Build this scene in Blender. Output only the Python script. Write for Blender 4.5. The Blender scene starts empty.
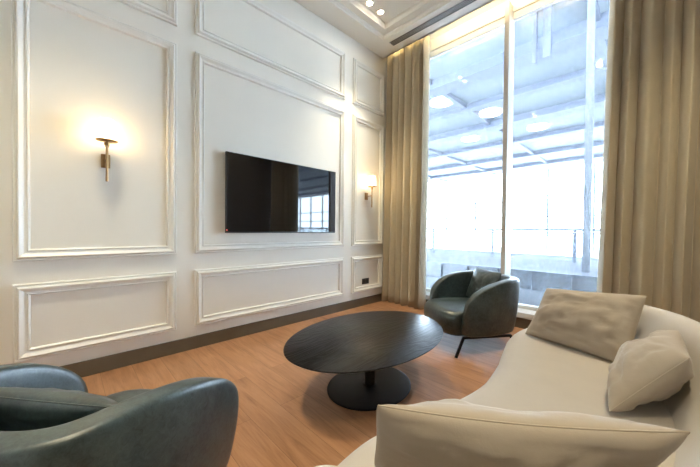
import bpy, bmesh, math, random
from mathutils import Vector, Matrix, noise
random.seed(7)
SC = bpy.context.scene
COL = SC.collection
PI = math.pi

# ------------------------------------------------------------------ helpers
def tag(o, label=None, cat=None, group=None, kind=None):
    if label: o['label'] = label
    if cat: o['category'] = cat
    if group: o['group'] = group
    if kind: o['kind'] = kind
    return o

def thing(name, label, cat, loc=(0, 0, 0), rotz=0.0, group=None):
    o = bpy.data.objects.new(name, None)
    COL.objects.link(o)
    o.empty_display_size = 0.1
    o.location = loc
    o.rotation_euler = (0, 0, rotz)
    return tag(o, label, cat, group)

def obj(name, verts, faces, mat, parent=None, smooth=False, angle=None):
    me = bpy.data.meshes.new(name)
    me.from_pydata([tuple(v) for v in verts], [], [tuple(f) for f in faces])
    return finish(name, me, mat, parent, smooth, angle)

def finish(name, me, mat, parent=None, smooth=False, angle=None):
    bm = bmesh.new(); bm.from_mesh(me)
    bmesh.ops.recalc_face_normals(bm, faces=bm.faces[:])
    for f in bm.faces:
        f.smooth = smooth
    if smooth and angle is not None:
        for e in bm.edges:
            if len(e.link_faces) == 2:
                e.smooth = e.calc_face_angle(0) < angle
    bm.to_mesh(me); bm.free()
    me.materials.append(mat)
    o = bpy.data.objects.new(name, me)
    COL.objects.link(o)
    if parent: o.parent = parent
    return o

class MB:
    """collects solids into one mesh"""
    def __init__(s): s.v = []; s.f = []
    def add(s, v, f):
        b = len(s.v); s.v += [Vector(p) for p in v]; s.f += [tuple(i + b for i in q) for q in f]; return s
    def box(s, x0, x1, y0, y1, z0, z1):
        v = [(x, y, z) for z in (z0, z1) for (x, y) in ((x0, y0), (x1, y0), (x1, y1), (x0, y1))]
        return s.add(v, [(0, 3, 2, 1), (4, 5, 6, 7), (0, 1, 5, 4), (1, 2, 6, 5), (2, 3, 7, 6), (3, 0, 4, 7)])
    def bbox(s, x0, x1, y0, y1, z0, z1, r=.005, seg=2):
        bm = bmesh.new()
        bmesh.ops.create_cube(bm, size=1)
        for v in bm.verts:
            v.co = Vector(((x0 + x1) / 2 + v.co.x * (x1 - x0), (y0 + y1) / 2 + v.co.y * (y1 - y0), (z0 + z1) / 2 + v.co.z * (z1 - z0)))
        bmesh.ops.bevel(bm, geom=bm.edges[:], offset=r, segments=seg, profile=.5, affect='EDGES')
        bm.verts.ensure_lookup_table()
        s.add([v.co.copy() for v in bm.verts], [[v.index for v in f.verts] for f in bm.faces])
        bm.free(); return s
    def tube(s, pts, r, n=12, cap=True):
        pts = [Vector(p) for p in pts]
        rs = r if isinstance(r, (list, tuple)) else [r] * len(pts)
        v = []; f = []
        up = None
        for i, p in enumerate(pts):
            a = pts[max(i - 1, 0)]; b = pts[min(i + 1, len(pts) - 1)]
            t = (b - a).normalized()
            if up is None:
                up = t.orthogonal().normalized()
            x = (up - t * up.dot(t)).normalized(); up = x
            y = t.cross(x)
            for k in range(n):
                a_ = 2 * PI * k / n
                v.append(p + (x * math.cos(a_) + y * math.sin(a_)) * rs[i])
        for i in range(len(pts) - 1):
            for k in range(n):
                f.append((i * n + k, i * n + (k + 1) % n, (i + 1) * n + (k + 1) % n, (i + 1) * n + k))
        if cap:
            f.append(tuple(range(n - 1, -1, -1))); f.append(tuple(range((len(pts) - 1) * n, len(pts) * n)))
        return s.add(v, f)
    def lathe(s, prof, n=32, cx=0, cy=0, sx=1, sy=1, rib=0, ribs=0):
        v = []; f = []
        for (r, z) in prof:
            for k in range(n):
                a = 2 * PI * k / n
                rr = r * (1 + rib * math.cos(a * ribs)) if ribs else r
                v.append((cx + rr * sx * math.cos(a), cy + rr * sy * math.sin(a), z))
        m = len(prof)
        for i in range(m - 1):
            for k in range(n):
                f.append((i * n + k, i * n + (k + 1) % n, (i + 1) * n + (k + 1) % n, (i + 1) * n + k))
        if prof[0][0] > 1e-6: f.append(tuple(range(n - 1, -1, -1)))
        if prof[-1][0] > 1e-6: f.append(tuple(range((m - 1) * n, m * n)))
        return s.add(v, f)
    def build(s, name, mat, parent=None, smooth=False, angle=None):
        return obj(name, s.v, s.f, mat, parent, smooth, angle)

def catmull(pts, n, closed=False):
    P = [Vector(p) for p in pts]; out = []
    m = len(P)
    for i in range(m if closed else m - 1):
        if closed:
            p0, p1, p2, p3 = P[(i - 1) % m], P[i], P[(i + 1) % m], P[(i + 2) % m]
        else:
            p0 = P[i - 1] if i > 0 else P[0] * 2 - P[1]
            p1, p2 = P[i], P[i + 1]
            p3 = P[i + 2] if i + 2 < m else P[-1] * 2 - P[-2]
        for k in range(n):
            t = k / n
            out.append(.5 * ((2 * p1) + (p2 - p0) * t + (2 * p0 - 5 * p1 + 4 * p2 - p3) * t * t + (3 * p1 - p0 - 3 * p2 + p3) * t ** 3))
    if not closed: out.append(P[-1].copy())
    return out

def sstep(a, b, x):
    t = min(max((x - a) / (b - a), 0), 1); return t * t * (3 - 2 * t)

# ------------------------------------------------------------------ materials
def newmat(name):
    m = bpy.data.materials.new(name); m.use_nodes = True
    nt = m.node_tree; b = nt.nodes['Principled BSDF']
    return m, nt, b

def N(nt, t, **kw):
    n = nt.nodes.new(t)
    for k, v in kw.items():
        if k in n.inputs: n.inputs[k].default_value = v
        else: setattr(n, k, v)
    return n

def pos(nt, scale=(1, 1, 1), obj_space=False):
    mp = N(nt, 'ShaderNodeMapping'); mp.inputs['Scale'].default_value = scale
    if obj_space:
        t = N(nt, 'ShaderNodeTexCoord'); nt.links.new(t.outputs['Object'], mp.inputs['Vector'])
    else:
        g = N(nt, 'ShaderNodeNewGeometry'); nt.links.new(g.outputs['Position'], mp.inputs['Vector'])
    return mp.outputs['Vector']

def simple(name, col, rough=.5, metal=0, noise_amt=0, nscale=20, bump=0, bscale=200, obj_space=True, stretch=(1, 1, 1), spec=.5, sheen=0, detail=4):
    m, nt, b = newmat(name)
    b.inputs['Roughness'].default_value = rough
    b.inputs['Metallic'].default_value = metal
    b.inputs['Specular IOR Level'].default_value = spec
    b.inputs['Sheen Weight'].default_value = sheen
    vec = pos(nt, stretch, obj_space)
    nz = N(nt, 'ShaderNodeTexNoise', Scale=nscale, Detail=detail); nt.links.new(vec, nz.inputs['Vector'])
    cr = N(nt, 'ShaderNodeValToRGB')
    a = noise_amt
    cr.color_ramp.elements[0].position = .3; cr.color_ramp.elements[1].position = .7
    cr.color_ramp.elements[0].color = (*[c * (1 - a) for c in col], 1)
    cr.color_ramp.elements[1].color = (*[min(1, c * (1 + a)) for c in col], 1)
    nt.links.new(nz.outputs['Fac'], cr.inputs['Fac']); nt.links.new(cr.outputs['Color'], b.inputs['Base Color'])
    if bump:
        n2 = N(nt, 'ShaderNodeTexNoise', Scale=bscale, Detail=3.0); nt.links.new(vec, n2.inputs['Vector'])
        bp = N(nt, 'ShaderNodeBump', Strength=bump, Distance=.002)
        nt.links.new(n2.outputs['Fac'], bp.inputs['Height']); nt.links.new(bp.outputs['Normal'], b.inputs['Normal'])
    return m

def emit(name, col, strength):
    m, nt, b = newmat(name)
    b.inputs['Base Color'].default_value = (.8, .8, .8, 1)
    b.inputs['Emission Color'].default_value = (*col, 1)
    b.inputs['Emission Strength'].default_value = strength
    return m

M = {}
M['wall'] = simple('wall_paint', (.82, .79, .72), .55, noise_amt=.012, nscale=3, bump=.05, bscale=300, obj_space=False)
M['trim'] = simple('trim_paint', (.83, .815, .765), .38, noise_amt=.01, obj_space=False)
M['ceil'] = simple('ceiling_paint', (.84, .82, .77), .6, noise_amt=.01, nscale=3, obj_space=False)
M['base'] = simple('baseboard_laminate', (.125, .098, .066), .42, noise_amt=.08, nscale=6, obj_space=False)
M['white'] = simple('white_frame', (.78, .78, .77), .35, noise_amt=.01)
M['mull'] = simple('mullion_paint', (.62, .59, .54), .4, noise_amt=.01)
M['brass'] = simple('aged_brass', (.42, .27, .13), .35, metal=1, noise_amt=.1, nscale=30)
M['blackmetal'] = simple('black_metal', (.006, .006, .007), .45, metal=.0, noise_amt=.05, spec=.3)
M['tvbody'] = simple('tv_plastic', (.012, .012, .012), .4, noise_amt=.02)
M['outlet'] = simple('outlet_black', (.02, .02, .022), .35, noise_amt=.02)
M['outletin'] = simple('outlet_socket', (.006, .006, .006), .5, noise_amt=.02)
M['vent'] = simple('vent_black', (.010, .010, .011), .5, noise_amt=.02)
M['slat'] = simple('vent_slat', (.62, .61, .60), .45, noise_amt=.02)
M['red'] = emit('standby_red', (1, .05, .02), 1.5)
M['bulb'] = emit('bulb_glow', (1, .78, .46), 22)
M['dl'] = emit('downlight_lens', (1, .86, .62), 45)
M['led'] = emit('led_strip', (1, .80, .46), 55)
M['halllamp'] = emit('hall_lamp', (1, .98, .95), 7)

def leather():
    m, nt, b = newmat('green_leather')
    vec = pos(nt, (1, 1, 1), True)
    n1 = N(nt, 'ShaderNodeTexNoise', Scale=7.0, Detail=6.0, Roughness=.7); nt.links.new(vec, n1.inputs['Vector'])
    n2 = N(nt, 'ShaderNodeTexNoise', Scale=55.0, Detail=5.0, Roughness=.75, Distortion=1.2); nt.links.new(vec, n2.inputs['Vector'])
    mx = N(nt, 'ShaderNodeMath', operation='ADD'); nt.links.new(n1.outputs['Fac'], mx.inputs[0]); nt.links.new(n2.outputs['Fac'], mx.inputs[1])
    cr = N(nt, 'ShaderNodeValToRGB')
    e = cr.color_ramp.elements
    e[0].position = .38; e[0].color = (.009, .018, .021, 1)
    e[1].position = .62; e[1].color = (.055, .083, .085, 1)
    hf = N(nt, 'ShaderNodeMath', operation='MULTIPLY'); hf.inputs[1].default_value = .5
    nt.links.new(mx.outputs[0], hf.inputs[0])
    nt.links.new(hf.outputs[0], cr.inputs['Fac']); nt.links.new(cr.outputs['Color'], b.inputs['Base Color'])
    b.inputs['Roughness'].default_value = .36
    b.inputs['Specular IOR Level'].default_value = .7
    v = N(nt, 'ShaderNodeTexVoronoi', Scale=260.0); nt.links.new(vec, v.inputs['Vector'])
    bp = N(nt, 'ShaderNodeBump', Strength=.12, Distance=.001)
    ad = N(nt, 'ShaderNodeMath', operation='ADD'); nt.links.new(v.outputs['Distance'], ad.inputs[0]); nt.links.new(n2.outputs['Fac'], ad.inputs[1])
    nt.links.new(ad.outputs[0], bp.inputs['Height']); nt.links.new(bp.outputs['Normal'], b.inputs['Normal'])
    return m
M['leather'] = leather()

def fabric(name, col, wr=.25, amt=.04, stretch=(1, 1, 1)):
    m, nt, b = newmat(name)
    vec = pos(nt, stretch, True)
    n1 = N(nt, 'ShaderNodeTexNoise', Scale=9.0, Detail=5.0); nt.links.new(vec, n1.inputs['Vector'])
    cr = N(nt, 'ShaderNodeValToRGB'); e = cr.color_ramp.elements
    e[0].position = .3; e[1].position = .7
    e[0].color = (*[c * (1 - amt) for c in col], 1); e[1].color = (*[c * (1 + amt) for c in col], 1)
    nt.links.new(n1.outputs['Fac'], cr.inputs['Fac']); nt.links.new(cr.outputs['Color'], b.inputs['Base Color'])
    b.inputs['Roughness'].default_value = .85
    b.inputs['Specular IOR Level'].default_value = .25
    b.inputs['Sheen Weight'].default_value = .25
    b.inputs['Sheen Roughness'].default_value = .4
    n2 = N(nt, 'ShaderNodeTexNoise', Scale=420.0, Detail=2.0); nt.links.new(vec, n2.inputs['Vector'])
    n3 = N(nt, 'ShaderNodeTexNoise', Scale=14.0, Detail=4.0, Distortion=.6); nt.links.new(vec, n3.inputs['Vector'])
    b1 = N(nt, 'ShaderNodeBump', Strength=wr, Distance=.006); nt.links.new(n3.outputs['Fac'], b1.inputs['Height'])
    b2 = N(nt, 'ShaderNodeBump', Strength=.15, Distance=.001); nt.links.new(n2.outputs['Fac'], b2.inputs['Height'])
    nt.links.new(b1.outputs['Normal'], b2.inputs['Normal']); nt.links.new(b2.outputs['Normal'], b.inputs['Normal'])
    return m
M['sofa'] = fabric('cream_upholstery', (.48, .43, .365), .06, .02)
M['cush'] = fabric('cream_cushion_fabric', (.42, .355, .28), .30, .03)
M['curtain'] = fabric('taupe_curtain', (.46, .39, .275), .05, .03)

def floor_mat():
    m, nt, b = newmat('oak_plank_floor')
    L = nt.links
    p = pos(nt)
    br = N(nt, 'ShaderNodeTexBrick', offset=.37, offset_frequency=2)
    br.inputs['Scale'].default_value = 1.0
    br.inputs['Brick Width'].default_value = 1.35
    br.inputs['Row Height'].default_value = .20
    br.inputs['Mortar Size'].default_value = .0012
    br.inputs['Mortar Smooth'].default_value = .3
    br.inputs['Bias'].default_value = 0
    br.inputs['Color1'].default_value = (0, 0, 0, 1); br.inputs['Color2'].default_value = (1, 1, 1, 1)
    br.inputs['Mortar'].default_value = (.5, .5, .5, 1)
    L.new(p, br.inputs['Vector'])
    # grain: stretched along x, shifted per plank
    mp = N(nt, 'ShaderNodeVectorMath', operation='MULTIPLY'); mp.inputs[1].default_value = (1.6, 11, 1); L.new(p, mp.inputs[0])
    sh = N(nt, 'ShaderNodeVectorMath', operation='MULTIPLY_ADD'); sh.inputs[1].default_value = (7, 13, 5)
    L.new(br.outputs['Color'], sh.inputs[0]); L.new(mp.outputs[0], sh.inputs[2])
    n1 = N(nt, 'ShaderNodeTexNoise', Scale=1.1, Detail=5.0, Roughness=.6, Distortion=1.4); L.new(sh.outputs[0], n1.inputs['Vector'])
    mp2 = N(nt, 'ShaderNodeVectorMath', operation='MULTIPLY'); mp2.inputs[1].default_value = (6, 110, 1); L.new(p, mp2.inputs[0])
    n2 = N(nt, 'ShaderNodeTexNoise', Scale=1.0, Detail=4.0, Roughness=.6); L.new(mp2.outputs[0], n2.inputs['Vector'])
    cr = N(nt, 'ShaderNodeValToRGB'); e = cr.color_ramp.elements
    e[0].position = .30; e[0].color = (.245, .115, .056, 1)
    e[1].position = .74; e[1].color = (.50, .275, .15, 1)
    e2 = cr.color_ramp.elements.new(.5); e2.color = (.385, .195, .098, 1)
    ad = N(nt, 'ShaderNodeMath', operation='MULTIPLY_ADD'); ad.inputs[1].default_value = .32
    L.new(n2.outputs['Fac'], ad.inputs[0])
    su = N(nt, 'ShaderNodeMath', operation='MULTIPLY'); su.inputs[1].default_value = .72; L.new(n1.outputs['Fac'], su.inputs[0])
    L.new(su.outputs[0], ad.inputs[2]); L.new(ad.outputs[0], cr.inputs['Fac'])
    # per plank tone
    tn = N(nt, 'ShaderNodeMath', operation='MULTIPLY_ADD'); tn.inputs[1].default_value = .16; tn.inputs[2].default_value = .92
    L.new(br.outputs['Color'], tn.inputs[0])
    mul = N(nt, 'ShaderNodeVectorMath', operation='SCALE'); L.new(cr.outputs['Color'], mul.inputs[0]); L.new(tn.outputs[0], mul.inputs['Scale'])
    mixm = N(nt, 'ShaderNodeMix', data_type='RGBA'); L.new(br.outputs['Fac'], mixm.inputs['Factor'])
    L.new(mul.outputs[0], mixm.inputs['A']); mixm.inputs['B'].default_value = (.16, .08, .04, 1)
    L.new(mixm.outputs['Result'], b.inputs['Base Color'])
    b.inputs['Roughness'].default_value = .36
    b.inputs['Specular IOR Level'].default_value = .5
    bp = N(nt, 'ShaderNodeBump', Strength=.10, Distance=.002); L.new(n2.outputs['Fac'], bp.inputs['Height']); L.new(bp.outputs['Normal'], b.inputs['Normal'])
    return m
M['floor'] = floor_mat()

def black_wood():
    m, nt, b = newmat('black_stained_ash')
    L = nt.links
    p = pos(nt, (4.5, .9, 1), True)
    n1 = N(nt, 'ShaderNodeTexNoise', Scale=1.3, Detail=3.0, Distortion=.7); L.new(p, n1.inputs['Vector'])
    w = N(nt, 'ShaderNodeMath', operation='MULTIPLY'); w.inputs[1].default_value = 70.0; L.new(n1.outputs['Fac'], w.inputs[0])
    s = N(nt, 'ShaderNodeMath', operation='SINE'); L.new(w.outputs[0], s.inputs[0])
    p2 = pos(nt, (160, 6, 1), True)
    n2 = N(nt, 'ShaderNodeTexNoise', Scale=1.0, Detail=3.0); L.new(p2, n2.inputs['Vector'])
    ad = N(nt, 'ShaderNodeMath', operation='MULTIPLY_ADD'); ad.inputs[1].default_value = .45; L.new(s.outputs[0], ad.inputs[0]); L.new(n2.outputs['Fac'], ad.inputs[2])
    cr = N(nt, 'ShaderNodeValToRGB'); e = cr.color_ramp.elements
    e[0].position = .1; e[0].color = (.012, .0125, .0145, 1); e[1].position = .75; e[1].color = (.002, .002, .0025, 1)
    L.new(ad.outputs[0], cr.inputs['Fac']); L.new(cr.outputs['Color'], b.inputs['Base Color'])
    b.inputs['Roughness'].default_value = .30
    b.inputs['Specular IOR Level'].default_value = .28
    bp = N(nt, 'ShaderNodeBump', Strength=.35, Distance=.002); L.new(ad.outputs[0], bp.inputs['Height']); L.new(bp.outputs['Normal'], b.inputs['Normal'])
    return m
M['blackwood'] = black_wood()

def screen_mat():
    m, nt, b = newmat('tv_screen')
    b.inputs['Base Color'].default_value = (.004, .004, .005, 1)
    b.inputs['Roughness'].default_value = .03
    b.inputs['IOR'].default_value = 1.6
    b.inputs['Specular IOR Level'].default_value = .5
    return m
M['screen'] = screen_mat()

def glass_thin(name, tint=(1, 1, 1), refl=1.0, dirt=0.0):
    m = bpy.data.materials.new(name); m.use_nodes = True
    nt = m.node_tree; nt.nodes.clear(); L = nt.links
    out = N(nt, 'ShaderNodeOutputMaterial')
    tr = N(nt, 'ShaderNodeBsdfTransparent'); tr.inputs['Color'].default_value = (*tint, 1)
    gl = N(nt, 'ShaderNodeBsdfGlossy', Roughness=.02)
    fr = N(nt, 'ShaderNodeFresnel')
    ge = N(nt, 'ShaderNodeNewGeometry')
    io = N(nt, 'ShaderNodeMath', operation='MULTIPLY_ADD'); io.inputs[1].default_value = 1 / 1.45 - 1.45; io.inputs[2].default_value = 1.45
    L.new(ge.outputs['Backfacing'], io.inputs[0]); L.new(io.outputs[0], fr.inputs['IOR'])
    k = N(nt, 'ShaderNodeMath', operation='MULTIPLY'); k.inputs[1].default_value = refl; L.new(fr.outputs[0], k.inputs[0])
    mx = N(nt, 'ShaderNodeMixShader'); L.new(k.outputs[0], mx.inputs[0]); L.new(tr.outputs[0], mx.inputs[1]); L.new(gl.outputs[0], mx.inputs[2])
    last = mx
    if dirt:
        vec = pos(nt, (9, 1, .7))
        nz = N(nt, 'ShaderNodeTexNoise', Scale=3.0, Detail=6.0, Roughness=.7); L.new(vec, nz.inputs['Vector'])
        cr = N(nt, 'ShaderNodeValToRGB'); cr.color_ramp.elements[0].position = .45; cr.color_ramp.elements[1].position = .8
        cr.color_ramp.elements[0].color = (dirt * .35, dirt * .35, dirt * .35, 1); cr.color_ramp.elements[1].color = (dirt, dirt, dirt, 1)
        L.new(nz.outputs['Fac'], cr.inputs['Fac'])
        tl = N(nt, 'ShaderNodeBsdfTranslucent'); tl.inputs['Color'].default_value = (.9, .92, .95, 1)
        m2 = N(nt, 'ShaderNodeMixShader'); L.new(cr.outputs['Color'], m2.inputs[0]); L.new(mx.outputs[0], m2.inputs[1]); L.new(tl.outputs[0], m2.inputs[2])
        last = m2
    L.new(last.outputs[0], out.inputs['Surface'])
    return m
M['glass'] = glass_thin('window_glass', (.97, .985, 1), 1.0, .075)
M['balglass'] = glass_thin('balustrade_glass', (.93, .97, 1), .6)
M['shade'] = glass_thin('ribbed_shade_glass', (1, .97, .92), .5)
def frost(m, amt):
    nt = m.node_tree; out = [n for n in nt.nodes if n.type == 'OUTPUT_MATERIAL'][0]
    src = out.inputs['Surface'].links[0].from_socket
    tl = N(nt, 'ShaderNodeBsdfTranslucent'); tl.inputs['Color'].default_value = (.95, .93, .9, 1)
    mx = N(nt, 'ShaderNodeMixShader'); mx.inputs[0].default_value = amt
    nt.links.new(src, mx.inputs[1]); nt.links.new(tl.outputs[0], mx.inputs[2]); nt.links.new(mx.outputs[0], out.inputs['Surface'])
frost(M['shade'], .3)

# ------------------------------------------------------------------ room shell
RX, YB, YW = 3.80, -1.05, 4.06          # right wall, back wall, window plane
ZC = 3.854                              # ceiling border height
def structure(o): o['kind'] = 'structure'; return o

structure(MB().box(-.15, RX + .15, YB - .15, YW + .12, -.12, 0).build('floor', M['floor']))
structure(MB().box(-.15, 0, YB - .15, YW + .12, 0, 4.35).build('wall_left', M['wall']))
M['darkwall'] = simple('dark_wall_panelling', (.17, .15, .125), .5, noise_amt=.1, nscale=3, obj_space=False)
structure(MB().box(RX, RX + .15, YB - .15, YW + .12, 0, 4.35).build('wall_right', M['darkwall']))
structure(MB().box(0, RX, YB - .15, YB, 0, 4.35).build('wall_back', M['wall']))
# window wall: strip above the window, low plinth below the sill
ZHEAD = 3.89
structure(MB().box(0, RX, 3.86, YW + .1, 0, .125).box(0, RX, YW - .03, YW + .12, ZHEAD, 4.35).build('wall_front', M['wall']))

# ceiling: border at ZC with tray of two steps, plus curtain cove beyond y = 3.63
def ring(mb, o, i, z):  # flat ring between rectangles (x0,x1,y0,y1)
    v = [(o[0], o[2], z), (o[1], o[2], z), (o[1], o[3], z), (o[0], o[3], z), (i[0], i[2], z), (i[1], i[2], z), (i[1], i[3], z), (i[0], i[3], z)]
    mb.add(v, [(0, 1, 5, 4), (1, 2, 6, 5), (2, 3, 7, 6), (3, 0, 4, 7)])
def riser(mb, a, b, z0, z1):
    v = [(r[i], r[j], z) for r, z in ((a, z0), (b, z1)) for i, j in ((0, 2), (1, 2), (1, 3), (0, 3))]
    mb.add(v, [(0, 1, 5, 4), (1, 2, 6, 5), (2, 3, 7, 6), (3, 0, 4, 7)])
SOF = 3.63
R0 = (0, RX, YB, SOF)
def inset(r, d): return (r[0] + d, r[1] - d, r[2] + d, r[3] - d)
R1 = (.29, RX - .29, YB + .35, 3.285)
mb = MB()
ring(mb, R0, R1, ZC)
riser(mb, R1, inset(R1, .004), ZC, ZC + .012)
riser(mb, inset(R1, .004), inset(R1, .022), ZC + .012, ZC + .026)
riser(mb, inset(R1, .022), inset(R1, .026), ZC + .026, ZC + .05)
R2 = inset(R1, .115)
ring(mb, inset(R1, .026), R2, ZC + .05)
riser(mb, R2, inset(R2, .006), ZC + .05, ZC + .064)
riser(mb, inset(R2, .006), inset(R2, .03), ZC + .064, ZC + .082)
riser(mb, inset(R2, .03), inset(R2, .034), ZC + .082, ZC + .105)
R3 = inset(R2, .034)
mb.add([(R3[0], R3[2], ZC + .105), (R3[1], R3[2], ZC + .105), (R3[1], R3[3], ZC + .105), (R3[0], R3[3], ZC + .105)], [(0, 1, 2, 3)])
mb.box(0, RX, SOF - .03, SOF, ZC, 4.06)           # back of soffit, toward the cove
mb.box(0, RX, SOF - .03, YW, 4.06, 4.12)          # cove top
mb.box(0, RX, YB, SOF - .03, 4.06, 4.2)           # slab above
structure(mb.build('ceiling', M['ceil']))

# baseboards
structure(MB().bbox(0, .016, YB, 3.84, 0, .119, .003).build('baseboard_left', M['base']))
structure(MB().bbox(.0, RX, 3.846, 3.86, 0, .119, .003).build('baseboard_front', M['base']))
structure(MB().bbox(RX - .016, RX, YB, 3.84, 0, .119, .003).build('baseboard_right', M['base']))
structure(MB().bbox(.016, RX - .016, YB, YB + .016, 0, .119, .003).build('baseboard_back', M['base']))

# wall panel mouldings: profile swept round a rectangle with mitred corners
PROF = [(0, 0), (0, .013), (.004, .017), (.010, .017), (.013, .0125), (.018, .0125), (.024, .027), (.031, .030), (.038, .026), (.048, .017),
        (.060, .0125), (.066, .0125), (.068, .0175), (.072, .0195), (.077, .0175), (.080, .009), (.082, 0)]
def moulding(n, y0, y1, z0, z1, x=0, sgn=1):
    v = []; f = []
    m = len(PROF)
    for (w, h) in PROF:
        for (y, z) in ((y0 + w, z0 + w), (y1 - w, z0 + w), (y1 - w, z1 - w), (y0 + w, z1 - w)):
            v.append((x + sgn * h * 1.25, y, z))
    for i in range(m - 1):
        for k in range(4):
            f.append((i * 4 + k, i * 4 + (k + 1) % 4, (i + 1) * 4 + (k + 1) % 4, (i + 1) * 4 + k))
    # closed at the wall
    for k in range(4): f.append((k, (k + 1) % 4, (m - 1) * 4 + (k + 1) % 4, (m - 1) * 4 + k))
    return structure(obj('trim_%d' % n, v, f, M['trim'], None, True, math.radians(28)))
n = 1
for (y0, y1) in ((-.247, .731), (.883, 2.799), (2.961, 3.645)):
    for (z0, z1) in ((.214, .745), (.901, 2.787), (2.947, 3.588)):
        moulding(n, y0, y1, z0, z1); n += 1

# ------------------------------------------------------------------ window
win = structure(bpy.data.objects.new('window_1', None)); COL.objects.link(win)
fr = MB()
fr.bbox(0, RX, YW - .005, YW + .05, ZHEAD - .085, ZHEAD, .004)
fr.bbox(0, RX, YW - .03, YW + .05, .185, .235, .004)
fr.bbox(0, .05, YW - .03, YW + .05, .235, ZHEAD - .085, .004)
fr.bbox(RX - .05, RX, YW - .03, YW + .05, .235, ZHEAD - .085, .004)
fr.build('window_frame', M['white'], win)
mu = MB().bbox(1.705, 1.758, 3.90, YW + .05, .19, 3.96, .003).build('mullion', M['mull'], win)
MB().bbox(0, RX, 3.825, YW + .05, .125, .19, .006).build('window_sill', M['white'], win)
MB().box(.05, 1.71, YW + .005, YW + .015, .235, ZHEAD - .085).build('pane', M['glass'], win)
MB().box(1.75, RX - .05, YW + .005, YW + .015, .235, ZHEAD - .085).build('pane', M['glass'], win)

# cove LED strip, lies behind the soffit edge
MB().box(0, RX, SOF, SOF + .012, ZC + .02, 3.952).box(0, RX, SOF + .012, SOF + .034, 3.944, 3.952).box(0, RX, SOF + .028, SOF + .034, 3.952, 3.959).build('trim_90', M['ceil'])['kind'] = 'structure'
led = MB().bbox(.05, RX - .05, SOF + .013, SOF + .026, 3.955, 3.967, .003).build('led_strip', M['led'])
tag(led, 'warm glowing light strip hidden in the ceiling cove above the window', 'light strip')

# ------------------------------------------------------------------ curtains
def curtain(name, x0, x1, folds, seed, label, yc=3.735, amp=.048, lean=0.0):
    rnd = random.Random(seed)
    t = thing(name, label, 'curtain', (0, 0, 0), 0, 'floor length window curtains')
    # fold control: positions and amplitudes irregular
    ws = [rnd.uniform(.55, 1.5) for _ in range(folds)]
    tot = sum(ws); acc = 0; knots = []
    for w in ws:
        knots.append((acc / tot, w / tot, rnd.uniform(.55, 1.0), rnd.uniform(-.012, .012))); acc += w
    nx, nz = folds * 30, 40
    v = []; f = []
    def fold(u):
        for (a, w, am, of) in knots:
            if a <= u <= a + w + 1e-9:
                ph = (u - a) / w
                c = 2 * abs(math.sin(PI * ph)) ** .5 - 1
                return c * am, of * math.sin(PI * ph), ph
        return -1, 0, 0
    for j in range(nz + 1):
        s = j / nz
        z = .012 + (3.935 - .012) * s
        spread = 1 + .03 * (1 - s)
        for i in range(nx + 1):
            u = i / nx
            c, of, ph = fold(u)
            k = amp * (.85 + .15 * (1 - s))
            wob = .010 * noise.noise(Vector((u * 9 + seed, z * .55, seed)))
            x = x0 + (x1 - x0) * (.5 + (u - .5) * spread) + .012 * math.sin(2 * PI * ph) * (.6 + .4 * (1 - s)) + wob + lean * (1 - s)
            y = yc - c * k + of + .012 * noise.noise(Vector((u * 6 + 3 * seed, z * .5 + 7, 1.3)))
            y -= .045 * (1 - s) ** 2
            if z < .25: y += .008 * (1 - z / .25) * math.sin(u * 37 + seed)
            v.append((x, y, z))
    for j in range(nz):
        for i in range(nx):
            a = j * (nx + 1) + i
            f.append((a, a + 1, a + nx + 2, a + nx + 1))
    o = obj('drape', v, f, M['curtain'], t, True)
    md = o.modifiers.new('s', 'SOLIDIFY'); md.thickness = .004; md.offset = 0
    # heading tape and track at the top
    MB().bbox(x0 - .01, x1 + .01, yc - .018, yc + .018, 3.938, 4.058, .004).build('curtain_track', M['white'], t)
    return t
curtain('curtain', .02, .735, 7, 3, 'taupe curtain gathered on the left of the window, by the wall light', yc=3.728, amp=.078)
curtain('curtain', 2.705, 3.72, 9, 11, 'taupe curtain on the right of the window, behind the cream sofa', yc=3.728, amp=.082, lean=-.05)

# ------------------------------------------------------------------ television
tv = thing('television', 'black flat television hung on the cream panelled wall', 'television', (0, 1.872, 1.50))
hw, hh = .722, .405
MB().bbox(.035, .062, -hw, hw, -hh, hh, .004).build('body', M['tvbody'], tv)
b = MB()
b.bbox(.0622, .0655, -hw + .002, hw - .002, hh - .008, hh - .002, .001)
b.bbox(.0622, .0655, -hw + .002, hw - .002, -hh + .002, -hh + .014, .001)
b.bbox(.0622, .0655, -hw + .002, -hw + .008, -hh + .014, hh - .008, .001)
b.bbox(.0622, .0655, hw - .008, hw - .002, -hh + .014, hh - .008, .001)
b.build('bezel', M['tvbody'], tv)
MB().box(.0622, .0635, -hw + .008, hw - .008, -hh + .014, hh - .008).build('screen', M['screen'], tv)
MB().bbox(.002, .035, -.2, .2, -.2, .2, .003).build('wall_bracket', M['blackmetal'], tv)
tag(MB().bbox(.0655, .068, -hw + .004, -hw + .014, -hh + .024, -hh + .034, .001).build('standby_light', M['red'], tv), 'tiny red standby light')

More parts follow.
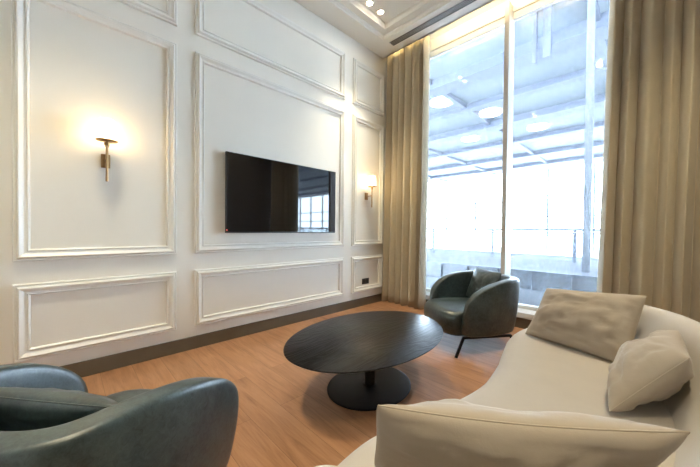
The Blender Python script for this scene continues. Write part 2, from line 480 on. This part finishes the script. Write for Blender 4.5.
# ------------------------------------------------------------------ wall sconces
def sconce(y, z, label):
    t = thing('wall_sconce', label, 'wall light', (0, y, z), 0, 'brass wall lights with ribbed glass shades')
    # origin: height of the shade's brass rim
    MB().bbox(0, .018, -.028, .028, -.185, -.08, .003).build('backplate', M['brass'], t)
    MB().tube([(.018, 0, -.132), (.12, 0, -.132)], .008, 12).build('arm', M['brass'], t, True, .6)
    MB().lathe([(.0, -.305), (.0085, -.303), (.0085, -.03), (.0, -.03)], 16, .12, 0).build('stem', M['brass'], t, True, .6)
    MB().lathe([(0, -.045), (.012, -.045), (.012, -.034), (.017, -.032), (.017, -.008), (.021, -.006), (.021, .0), (.0, .0)], 20, .12, 0).build('holder', M['brass'], t, True, .5)
    MB().lathe([(.021, -.004), (.062, -.001), (.0675, .003), (.0675, .007), (.061, .005), (.021, .002)], 32, .12, 0).build('rim', M['brass'], t, True, .6)
    prof = [(.058, .006), (.0605, .03), (.060, .08), (.057, .12), (.051, .15), (.043, .166), (.040, .166), (.048, .148), (.054, .118), (.057, .08), (.0575, .03), (.055, .006)]
    MB().lathe(prof, 96, .12, 0, rib=.018, ribs=24).build('glass_shade', M['shade'], t, True)
    MB().lathe([(0, .0), (.010, .004), (.012, .02), (.021, .045), (.022, .058), (.015, .074), (.0, .08)], 20, .12, 0).build('bulb', M['bulb'], t, True)
    L = bpy.data.lights.new('sconce_lamp', 'POINT'); L.energy = 4.2; L.color = (1, .73, .38); L.shadow_soft_size = .03
    lo = bpy.data.objects.new('sconce_lamp', L); COL.objects.link(lo); lo.location = (.12, 0, .06); lo.parent = t
    bpy.data.objects[lo.name].data.use_shadow = True
    return t
sconce(.236, 1.79, 'lit brass wall light with ribbed glass shade, left of the television')
sconce(3.262, 1.775, 'lit brass wall light with ribbed glass shade, between television and curtain')

# ------------------------------------------------------------------ power outlet
t = thing('power_outlet', 'small black double power socket low on the wall panel by the curtain', 'power socket', (0, 3.268, .362))
MB().bbox(0, .009, -.074, .074, -.043, .043, .002).build('faceplate', M['outlet'], t)
for s in (-.035, .035):
    k = MB()
    v = []
    k.lathe([(.021, 0), (.021, .003), (.018, .003), (.017, .0012), (0, .0012)], 24)
    k.v = [Vector((p.z + .009, p.x + s, p.y)) for p in k.v]
    k.build('socket', M['outletin'], t, True, .5)

# ------------------------------------------------------------------ ceiling downlights (pairs at the tray corners)
def downlight(x, y, label):
    z = ZC + .105
    t = thing('downlight', label, 'ceiling light', (x, y, z), 0, 'recessed ceiling downlights')
    MB().lathe([(.0355, 0), (.046, -.001), (.047, -.005), (.044, -.007), (.036, -.006), (.0355, 0)], 32).build('trim_ring', M['white'], t, True, .6)
    MB().lathe([(0, -.0015), (.0355, -.0015), (.0355, -.004), (0, -.0045)], 32).build('lens', M['dl'], t, True, .6)
    L = bpy.data.lights.new('downlight_lamp', 'SPOT'); L.energy = DL_E; L.color = (1, .865, .59); L.spot_size = math.radians(74); L.spot_blend = 1.0; L.shadow_soft_size = .035
    lo = bpy.data.objects.new('downlight_lamp', L); COL.objects.link(lo); lo.location = (0, 0, -.012); lo.parent = t
DL_E = 92
for (x, nx_) in ((.52, 'panelled left wall'), (3.28, 'right wall')):
    for (y, ny_) in ((2.937, 'nearer the window'), (2.726, 'second from the window'), (.08, 'third from the window'), (-.13, 'farthest from the window')):
        if y < 1 and x < 2: x = 1.0
        downlight(x, y, 'round lit downlight in the ceiling row by the %s, %s' % (nx_, ny_))

# ------------------------------------------------------------------ linear air vent
t = thing('air_vent', 'long black slotted air vent in the ceiling border by the window', 'air vent', (0, 0, ZC))
x0, x1, y0, y1 = .315, 3.45, 3.372, 3.482
k = MB()
k.box(x0, x1, y0, y0 + .006, -.004, 0).box(x0, x1, y1 - .006, y1, -.004, 0).box(x0, x0 + .006, y0, y1, -.004, 0).box(x1 - .006, x1, y0, y1, -.004, 0)
k.build('frame', M['slat'], t)
MB().box(x0 + .006, x1 - .006, y0 + .006, y1 - .006, -.0012, 0).build('slot_backing', M['vent'], t)
for i in range(3):
    yy = y0 + .006 + (i + 1) * (y1 - y0 - .012) / 4
    MB().box(x0 + .006, x1 - .006, yy - .004, yy + .004, -.0022, -.0012).build('slat', M['slat'], t)

# ------------------------------------------------------------------ coffee table
tx, ty, tz = 1.582, 1.604, .386
t = thing('coffee_table', 'low oval black stained wood coffee table on the plank floor', 'coffee table', (tx, ty, 0), math.radians(3.4))
A, B = .466, .684
def oval(prof, a, b, n=96):
    mb = MB(); v = []; f = []
    for (ins, z) in prof:
        for q in range(n):
            an = 2 * PI * q / n
            v.append(((a - ins) * math.cos(an), (b - ins) * math.sin(an), z))
    m = len(prof)
    for i in range(m - 1):
        for q in range(n):
            f.append((i * n + q, i * n + (q + 1) % n, (i + 1) * n + (q + 1) % n, (i + 1) * n + q))
    f.append(tuple(range(n - 1, -1, -1))); f.append(tuple(range((m - 1) * n, m * n)))
    return mb.add(v, f)
oval([(.045, tz - .022), (.02, tz - .018), (.003, tz - .006), (0, tz - .003), (.001, tz - .001), (.004, tz)], A, B).build('tabletop', M['blackwood'], t, True, math.radians(30))
MB().lathe([(.055, .012), (.040, .016), (.039, .03), (.039, tz - .03), (.05, tz - .026), (.05, tz - .021)], 32).build('column', M['blackmetal'], t, True, .7)
oval([(.004, 0), (0, .002), (0, .008), (.004, .0105), (.012, .0115)], .282, .335).build('base_plate', M['blackmetal'], t, True, .6)

# ------------------------------------------------------------------ armchairs
W, DF, DBK = .348, .295, .355
def shell_path(n=72):
    pts = []
    # right front -> round the back -> left front  (chair faces -y)
    ctrl = [(W - .015, -DF), (W + .0, -.17), (W + .0, -.02), (W - .04, .16), (.225, .30), (0, DBK - .02), (-.225, .30), (-W + .04, .16), (-W, -.02), (-W, -.17), (-W + .015, -DF)]
    c = catmull([(x, y, 0) for x, y in ctrl], 40)
    L = [0]
    for i in range(1, len(c)): L.append(L[-1] + (c[i] - c[i - 1]).length)
    out = []
    for k in range(n + 1):
        d = L[-1] * k / n
        i = 1
        while i < len(L) - 1 and L[i] < d: i += 1
        tt = (d - L[i - 1]) / max(L[i] - L[i - 1], 1e-9)
        out.append((c[i - 1].lerp(c[i], tt), d, L[-1]))
    return out
def make_chair(name, label, loc, rotz):
    t = thing(name, label, 'armchair', loc, rotz, 'green leather tub armchairs')
    # ---- shell
    P = shell_path(); n = len(P)
    # densify the ends
    v = []; f = []
    RN = 22
    for i, (p, d, LL) in enumerate(P):
        a = P[max(i - 1, 0)][0]; b_ = P[min(i + 1, n - 1)][0]
        tg = (b_ - a).normalized(); nr = Vector((tg.y, -tg.x, 0))   # outward
        if nr.dot(Vector((p.x, p.y - .0, 0))) < 0: nr = -nr
        e = min(d, LL - d)                   # distance from a front end
        # arm height: rises in a quarter ellipse from the seat front, level along the back
        q = min(e / .56, 1)
        ztop = .33 + (.682 - .33) * math.sqrt(max(0, 1 - (1 - q) ** 2.3)) ** .9
        th = .053 * (.30 + .70 * math.sqrt(min(1, e / .06 + .02)))
        zb = .165 + .02 * (1 - min(e / .08, 1))
        for k in range(RN):
            an = 2 * PI * k / RN
            ca, sa = math.cos(an), math.sin(an)
            cx = math.copysign(abs(ca) ** .5, ca)
            hz = (ztop - zb) / 2
            # superellipse in z with tight corner rounding
            sz = math.copysign(1 - (1 - abs(sa)) ** 2.4, sa) if abs(sa) < 1 else sa
            zc = (ztop + zb) / 2 + hz * sz
            rr = (zc - zb) / (ztop - zb)
            flare = -.035 * (1 - rr) ** 2 + .012 * rr
            v.append(p + nr * (th * cx + flare) + Vector((0, 0, zc)))
    for i in range(n - 1):
        for k in range(RN):
            f.append((i * RN + k, i * RN + (k + 1) % RN, (i + 1) * RN + (k + 1) % RN, (i + 1) * RN + k))
    f.append(tuple(range(RN))); f.append(tuple(range((n - 1) * RN, n * RN)))
    sh = obj('shell', v, f, M['leather'], t, True)
    md = sh.modifiers.new('sub', 'SUBSURF'); md.levels = 1; md.render_levels = 1
    # ---- seat: fills the tub, bulging forward of the arms
    oc = [(W - .045, -.27), (W - .05, -.10), (W - .075, .09), (.205, .24), (0, .29), (-.205, .24), (-W + .075, .09), (-W + .05, -.10), (-W + .045, -.27),
          (-W + .055, -.365), (-.2, -.430), (0, -.445), (.2, -.430), (W - .055, -.365)]
    o = catmull([(x, y, 0) for x, y in oc], 6, True)
    cen = Vector((0, -.05, 0))
    rings = []
    zs = []
    for k in range(15):
        an = -PI / 2 + PI * k / 14
        zs.append((.265 + .118 * math.copysign(abs(math.sin(an)) ** .8, math.sin(an)), .115 * (1 - abs(math.cos(an)) ** .8)))
    v = []; f = []
    m = len(o)
    for (z, ins) in zs:
        for p in o:
            dv = (p - cen); L = dv.length
            front = sstep(-.1, -.42, p.y)
            k_ = ins * (.35 + .65 * front)
            q = cen + dv * ((L - k_) / L)
            zz = z + (.006 if z > .3 else 0)
            v.append((q.x, q.y, zz))
    R = len(zs)
    # dome: a few more rings towards the centre
    for s_, dz in ((.8, .012), (.55, .02), (.25, .026)):
        for p in o:
            dv = (p - cen); q = cen + dv * (s_ * .82)
            v.append((q.x, q.y, zs[-1][0] + dz))
    for i in range(R + 2):
        for k in range(m):
            f.append((i * m + k, i * m + (k + 1) % m, (i + 1) * m + (k + 1) % m, (i + 1) * m + k))
    f.append(tuple(range(m))); f.append(tuple(range((R + 2) * m, (R + 3) * m)))
    obj('seat', v, f, M['leather'], t, True)
    # ---- base: two side rails and a cross rail under the seat, four splayed legs
    def bar(k, p, q, side, w, h):
        p = Vector(p); q = Vector(q); d_ = (q - p).normalized(); sd = Vector(side).normalized(); sd = (sd - d_ * sd.dot(d_)).normalized(); u_ = sd.cross(d_)
        vv = [x_ + sd * w * sx + u_ * h * sy for x_ in (p, q) for sx, sy in ((-1, -1), (1, -1), (1, 1), (-1, 1))]
        return k.add(vv, [(0, 3, 2, 1), (4, 5, 6, 7), (0, 1, 5, 4), (1, 2, 6, 5), (2, 3, 7, 6), (3, 0, 4, 7)])
    k = MB()
    for sx in (-1, 1):
        bar(k, (sx * .30, -.265, .148), (sx * .30, .225, .148), (1, 0, 0), .012, .010)
    for yy in (-.15, .12):
        bar(k, (-.30, yy, .150), (.30, yy, .150), (0, 1, 0), .012, .009)
    MB().bbox(-.22, .22, -.2, .18, .156, .172, .004).build('base_board', M['blackmetal'], t)
    k.build('side_rails', M['blackmetal'], t)
    for sx in (-1, 1):
        for y_, yf in ((-.258, -.375), (.218, .315)):
            kk = bar(MB(), (sx * .298, y_, .152), (sx * .372, yf, 0), (sx, (yf - y_) * 3, 0), .0095, .011)
            kk.build('leg', M['blackmetal'], t)
    return t
far = make_chair('armchair', 'green leather tub armchair in front of the window, on thin black legs', (1.715, 3.03, 0), math.atan2(-.57, .82))
near = make_chair('armchair', 'green leather tub armchair in the near left corner, seen from behind', (1.70, .06, 0), PI + math.atan2(.62, .78))

# ------------------------------------------------------------------ cushions
def cushion(name, label, corners, T, mat, seed, group, cat='cushion', wr=.010, pinch=.06, seam=True, sag=0.0):
    """corners BL, BR, TR, TL as seen from the front; T half thickness"""
    BL, BR, TR, TL = [Vector(c) for c in corners]
    cen = (BL + BR + TR + TL) / 4
    ux = ((BR + TR) - (BL + TL)); uy = ((TL + TR) - (BL + BR))
    nrm = ux.cross(uy).normalized()
    t = thing(name, label, cat, (0, 0, 0), 0, group)
    n = 40
    def base(a, b):   # a,b in -1..1
        k = 1 - pinch * (1 - b * b) if True else 1
        rc = 1 - .025 * abs(a * b) ** 5
        aa = rc * a * (1 - pinch * .9 * (1 - b * b) * abs(a) ** 3)
        bb = rc * b * (1 - pinch * .9 * (1 - a * a) * abs(b) ** 3)
        s, r = (aa + 1) / 2, (bb + 1) / 2
        return (BL * (1 - s) + BR * s) * (1 - r) + (TL * (1 - s) + TR * s) * r - Vector((0, 0, sag * (1 - a * a) * max(b, 0) ** 2))
    v = []; f = []; idx = {}
    off = Vector((seed * 3.1, seed * 1.7, 0))
    for side in (1, -1):
        for i in range(n + 1):
            for j in range(n + 1):
                # denser near the edges
                a = math.sin((i / n - .5) * PI); b = math.sin((j / n - .5) * PI)
                edge = i in (0, n) or j in (0, n)
                if edge and side == -1: idx[side, i, j] = idx[1, i, j]; continue
                h = ((1 - a ** 4) * (1 - b ** 4)) ** .5 * (.55 + .45 * (1 - a * a) * (1 - b * b))
                # creases pulling from the corners and edges
                w = 0
                if not edge:
                    r_ = noise.noise(Vector((a * 2.2, b * 2.2, side)) + off)
                    r2 = noise.noise(Vector((a * 5 + r_ * 1.5, b * 3.2, side * 2)) + off)
                    r3 = 1 - abs(noise.noise(Vector((a * 2.3 + b * 1.7, b * 3.1 - a * 1.2, side * 3)) + off)) * 2.2
                    w = wr * (r_ * .9 + r2 * .55 + max(r3, 0) ** 3 * -.55) * min(1, 3.0 * (1 - max(abs(a), abs(b)))) 
                p = base(a, b) + nrm * side * (T * h + w)
                idx[side, i, j] = len(v); v.append(p)
        for i in range(n):
            for j in range(n):
                q = (idx[side, i, j], idx[side, i + 1, j], idx[side, i + 1, j + 1], idx[side, i, j + 1])
                f.append(q if side == 1 else q[::-1])
    o = obj('cover', v, f, mat, t, True)
    if seam:
        loop = []
        for i in range(n): loop.append(base(math.sin((i / n - .5) * PI), -1))
        for j in range(n): loop.append(base(1, math.sin((j / n - .5) * PI)))
        for i in range(n, 0, -1): loop.append(base(math.sin((i / n - .5) * PI), 1))
        for j in range(n, 0, -1): loop.append(base(-1, math.sin((j / n - .5) * PI)))
        loop.append(loop[0])
        MB().tube(loop, .002, 6, False).build('piping', mat, t, True)
    # move the origin to the cushion's base
    bz = min(p.z for p in v)
    base_pt = Vector((cen.x, cen.y, bz))
    t.location = base_pt
    for ch in t.children:
        for vv in ch.data.vertices: vv.co -= base_pt
    return t
G = 'cream cushions on the sofa'
cushion('cushion', 'wide beige cushion leaning at the window end of the sofa', [(2.425, 2.20, .455), (2.945, 2.045, .455), (3.0, 2.30, .795), (2.51, 2.37, .755)], .10, M['cush'], 1, G, wr=.022)
cushion('cushion', 'small square beige cushion slumped against the right backrest, middle of the sofa', [(2.91, 1.87, .475), (2.905, 1.45, .47), (3.105, 1.53, .715), (3.10, 1.975, .705)], .092, M['cush'], 2, G, wr=.014)
cushion('cushion', 'large beige cushion in the foreground, standing at the near end of the sofa', [(2.95, 1.06, .455), (2.45, .64, .455), (2.573, .502, .748), (3.07, .895, .748)], .078, M['cush'], 5, G, wr=.014, pinch=.03, sag=.014)

def chair_cushion(parent_loc, rot, label, seed, cl, mat):
    Mx = Matrix.Translation(Vector(parent_loc)) @ Matrix.Rotation(rot, 4, 'Z')
    cs = [Mx @ Vector(c) for c in cl]
    return cushion('cushion', label, cs, .065, mat, seed, 'green leather chair cushions', wr=.008)
cl = [(-.22, .07, .415), (.22, .07, .415), (.215, .19, .735), (-.215, .19, .735)]
chair_cushion(far.location, far.rotation_euler.z, 'green leather cushion on the armchair by the window', 7, cl, M['leather'])
cl = [(-.25, .01, .465), (.25, .01, .465), (.275, .165, .66), (-.275, .165, .66)]
chair_cushion(near.location, near.rotation_euler.z, 'green leather cushion on the near left armchair', 8, cl, M['leather'])

# ------------------------------------------------------------------ sofa
sofa = thing('sofa', 'curved cream upholstered sofa along the right side of the room', 'sofa', (2.85, 1.5, 0))
out = [(2.43, 1.42), (2.402, 1.74), (2.355, 1.97), (2.312, 2.25), (2.345, 2.517), (2.45, 2.69), (2.62, 2.78), (2.82, 2.74), (3.02, 2.58), (3.19, 2.3), (3.29, 1.9), (3.32, 1.5),
       (3.29, 1.0), (3.2, .66), (3.02, .42), (2.82, .25), (2.62, .20), (2.45, .27), (2.34, .44), (2.298, .68), (2.317, .87), (2.39, 1.14)]
O = catmull([(x, y, 0) for x, y in out], 8, True); m = len(O)
def offs(O, d):
    r = []
    for i in range(len(O)):
        tg = (O[(i + 1) % len(O)] - O[i - 1]).normalized(); nr = Vector((-tg.y, tg.x, 0))
        r.append(O[i] + nr * d)
    return r
# orientation: make the offset point inwards
cen = sum(O, Vector()) / m
test = offs(O, .05)
sg = 1 if sum((p - cen).length for p in test) < sum((p - cen).length for p in O) else -1
prof = [(.05, .02), (.05, .05), (.025, .055), (.012, .075), (.002, .12), (0, .2), (0, .30), (.004, .345), (.016, .385), (.036, .415), (.062, .434), (.095, .444), (.14, .449), (.2, .452)]
v = []; f = []
for (d, z) in prof:
    for p in offs(O, d * sg): v.append((p.x - 2.85, p.y - 1.5, z))
for i in range(len(prof) - 1):
    for k in range(m): f.append((i * m + k, i * m + (k + 1) % m, (i + 1) * m + (k + 1) % m, (i + 1) * m + k))
f.append(tuple(range(m))); f.append(tuple(range((len(prof) - 1) * m, len(prof) * m)))
obj('seat', v, f, M['sofa'], sofa, True, math.radians(50))
crest = [(2.51, 2.665), (2.66, 2.655), (2.83, 2.575), (2.985, 2.43), (3.085, 2.30), (3.14, 2.17), (3.18, 2.05), (3.245, 1.78), (3.27, 1.5), (3.245, 1.2), (3.18, .92), (3.12, .77), (3.02, .60), (2.88, .44), (2.70, .355), (2.485, .365)]
Cc = catmull([(x, y, 0) for x, y in crest], 8); nC = len(Cc)
v = []; f = []
RN = 24
Ls = [0]
for i in range(1, nC): Ls.append(Ls[-1] + (Cc[i] - Cc[i - 1]).length)
for i, p in enumerate(Cc):
    tg = (Cc[min(i + 1, nC - 1)] - Cc[max(i - 1, 0)]).normalized()
    inn = Vector((-tg.y, tg.x, 0))
    if inn.dot(Vector((2.6, 1.5, 0)) - p) < 0: inn = -inn
    e = min(Ls[i], Ls[-1] - Ls[i])
    k1 = math.sqrt(min(1, e / .16 + .015))
    zt = .70 + .022 * sstep(.05, .75, e) - .10 * (1 - min(1, math.sqrt(min(1, e / .13 + .01))))
    ci = .17 * (.35 + .65 * sstep(0, .5, e)) * (.45 + .55 * k1)         # inner foot
    co = .10 * (.4 + .6 * k1)
    z0 = .06
    secpts = [(-co * .85, z0), (-co, .2), (-co, .4), (-co * 1.0, zt - .14), (-co * .93, zt - .075), (-co * .72, zt - .03), (-co * .38, zt - .007), (0, zt), (co * .34, zt - .006), (co * .62, zt - .025), (co * .86, zt - .062),
              (co * 1.0 + ci * .06, zt - .11), (ci * .82 + co * .3, .52), (ci + co * .3, .45), (ci + co * .3, .38), (ci + co * .2, z0 + .1)]
    for (d, z) in secpts:
        v.append((p.x + inn.x * d - 2.85, p.y + inn.y * d - 1.5, z))
RN = len(secpts)
for i in range(nC - 1):
    for k in range(RN): f.append((i * RN + k, i * RN + (k + 1) % RN, (i + 1) * RN + (k + 1) % RN, (i + 1) * RN + k))
f.append(tuple(range(RN))); f.append(tuple(range((nC - 1) * RN, nC * RN)))
bk = obj('backrest', v, f, M['sofa'], sofa, True)
md = bk.modifiers.new('sub', 'SUBSURF'); md.levels = 1; md.render_levels = 1

# ------------------------------------------------------------------ outside: terrace and a large glazed hall
M['duct'] = simple('duct_paint', (.045, .05, .075), .6, noise_amt=.1, nscale=3, obj_space=False)
M['col'] = simple('column_paint', (.04, .044, .052), .6, noise_amt=.1, nscale=3, obj_space=False)
M['slab'] = simple('pale_terrace', (.085, .09, .10), .7, noise_amt=.05, nscale=2, obj_space=False)
M['lilac'] = simple('roof_membrane', (.036, .036, .054), .8, noise_amt=.05, nscale=1.5, obj_space=False)
M['steel'] = simple('blue_grey_steel', (.022, .028, .04), .5, noise_amt=.1, nscale=4, obj_space=False)
M['panel'] = simple('grey_cladding', (.04, .044, .052), .6, noise_amt=.15, nscale=3, obj_space=False)
M['hallceil'] = simple('hall_ceiling', (.115, .134, .155), .8, noise_amt=.06, nscale=.7, obj_space=False)
M['beam'] = simple('hall_beam', (.048, .057, .085), .7, noise_amt=.12, nscale=1.5, obj_space=False)

structure(MB().box(-14, 22, YW + .12, 5.95, -.3, .10).build('terrace_slab', M['slab']))
par = thing('parapet_wall', 'low dark panelled wall with posts beyond the window', 'low wall', (3, 6.0, .10))
MB().box(-17, 19, 0, .08, 0, .30).build('panelling', M['panel'], par)
MB().box(-17, 19, -.03, .12, .30, .335).build('coping', M['steel'], par)
x = -16.6
i = 0
for i in range(60):
    x = -16.6 + i * .58
    if -9 < x < 6: MB().box(x, x + .06, -.05, 0, 0, .30).build('post', M['steel'], par)
M['hallfloor'] = simple('hall_floor', (.45, .45, .46), .4, noise_amt=.04, nscale=1, obj_space=False)
structure(MB().box(-36, 42, 10.5, 30, -.6, -.4).build('hall_floor', M['hallfloor']))
structure(MB().box(-36, 42, 6.12, 10.5, -.6, .43).build('roof_terrace', M['lilac']))
bal = thing('glass_balustrade', 'glass balustrade with steel rail and posts across the terrace', 'balustrade', (0, 8.4, .43))
MB().box(-12, 16, -.03, .03, .725, .785).build('rail', M['steel'], bal)
for x in (-9.0, -7.2, -5.4, -3.6, -1.8, 0.0, 1.8, 3.6, 5.4, 7.2, 9.0):
    MB().box(x - .035, x + .035, -.02, .02, 0, .735).build('post', M['steel'], bal)
MB().box(-12, 16, -.006, .006, .06, .72).build('glass_panel', M['balglass'], bal)

hall = thing('hall_roof', 'pale blue ceiling of the large hall outside, with beams across', 'roof', (0, 0, 6.4))
MB().box(-36, 42, YW + .12, 29, 0, .3).build('ceiling_panel', M['hallceil'], hall)
for (y, w, h) in ((5.6, .5, .35), (7.4, .35, .25), (9.6, .7, .45), (12.2, .4, .3), (15.0, .7, .4), (18.5, .4, .3), (22.5, .6, .35), (26, .6, .35)):
    MB().box(-36, 42, y - w / 2, y + w / 2, -h * .7, 0).build('beam', M['beam'], hall)
for x in (-12, -7, -2.5, 2, 6.5, 11):
    MB().box(x - .09, x + .09, 5, 28.6, -.16, 0).build('duct', M['beam'], hall)
for (hx, hy, hw_) in ((1.28, 8, .15), (1.0, 8.1, .08)):
    MB().box(hx - hw_ / 2, hx + hw_ / 2, hy - .08, hy + .08, -1.25, 0).build('hanging_duct', M['duct'], hall)
for (px, py) in ((2.23, 6.6),):
    c = MB().box(px - .055, px + .055, py - .055, py + .055, .43 if py < 10 else -.4, 6.4).build('hall_column', M['col'])
    tag(c, 'tall slender pale column standing outside the right window pane', 'column')
for i, (lx, ly) in enumerate(((-3.0, 11.0), (-2.0, 13.5), (-4.2, 16.5), (-1.0, 17.0), (2.2, 12.0), (4.0, 16))):
    k = MB().lathe([(0, 0), (.42, 0), (.45, .03), (.44, .08), (0, .085)], 32, lx, ly)
    k.v = [p + Vector((0, 0, 6.315)) for p in k.v]
    o = k.build('hall_lamp', M['halllamp'], None, True, .5)
    tag(o, 'round white ceiling lamp in the hall outside', 'ceiling light', 'round lamps of the hall outside')
fac = thing('glazed_facade', 'far glazed wall of the hall outside, with thin bars', 'glass wall', (0, 29, -.4))
for x in range(-36, 43, 3): MB().box(x - .07, x + .07, -.1, .1, 0, 6.8).build('bar', M['hallceil'], fac)
for z in (1.4, 2.8, 4.2): MB().box(-36, 42, -.06, .06, z - .05, z + .05).build('transom', M['hallceil'], fac)

# ------------------------------------------------------------------ sky
w = bpy.data.worlds.new('sky'); SC.world = w; w.use_nodes = True
bg = w.node_tree.nodes['Background']
bg.inputs['Color'].default_value = (.69, .85, 1.0, 1)
bg.inputs['Strength'].default_value = 17

# ------------------------------------------------------------------ camera
yaw, pitch, roll = map(math.radians, (45.64, .796, .585))
fw = Vector((-math.sin(yaw), math.cos(yaw), 0)); rt = Vector((math.cos(yaw), math.sin(yaw), 0)); up = Vector((0, 0, 1))
fw2 = fw * math.cos(pitch) - up * math.sin(pitch); up2 = up * math.cos(pitch) + fw * math.sin(pitch)
cr_ = rt * math.cos(roll) + up2 * math.sin(roll); cu = up2 * math.cos(roll) - rt * math.sin(roll)
cam = bpy.data.cameras.new('camera'); co = bpy.data.objects.new('camera', cam); COL.objects.link(co)
cam.sensor_width = 36; cam.lens = 292.83 / 700 * 36; cam.clip_start = .02
mw = Matrix((cr_, cu, -fw2)).transposed().to_4x4(); mw.translation = Vector((3.0, 0, 1.142))
co.matrix_world = mw
SC.camera = co

vs = SC.view_settings
SC.display_settings.display_device = 'sRGB'
vs.view_transform = 'Standard'; vs.look = 'None'; vs.gamma = 1; vs.use_curve_mapping = False
vs.exposure = 0.98
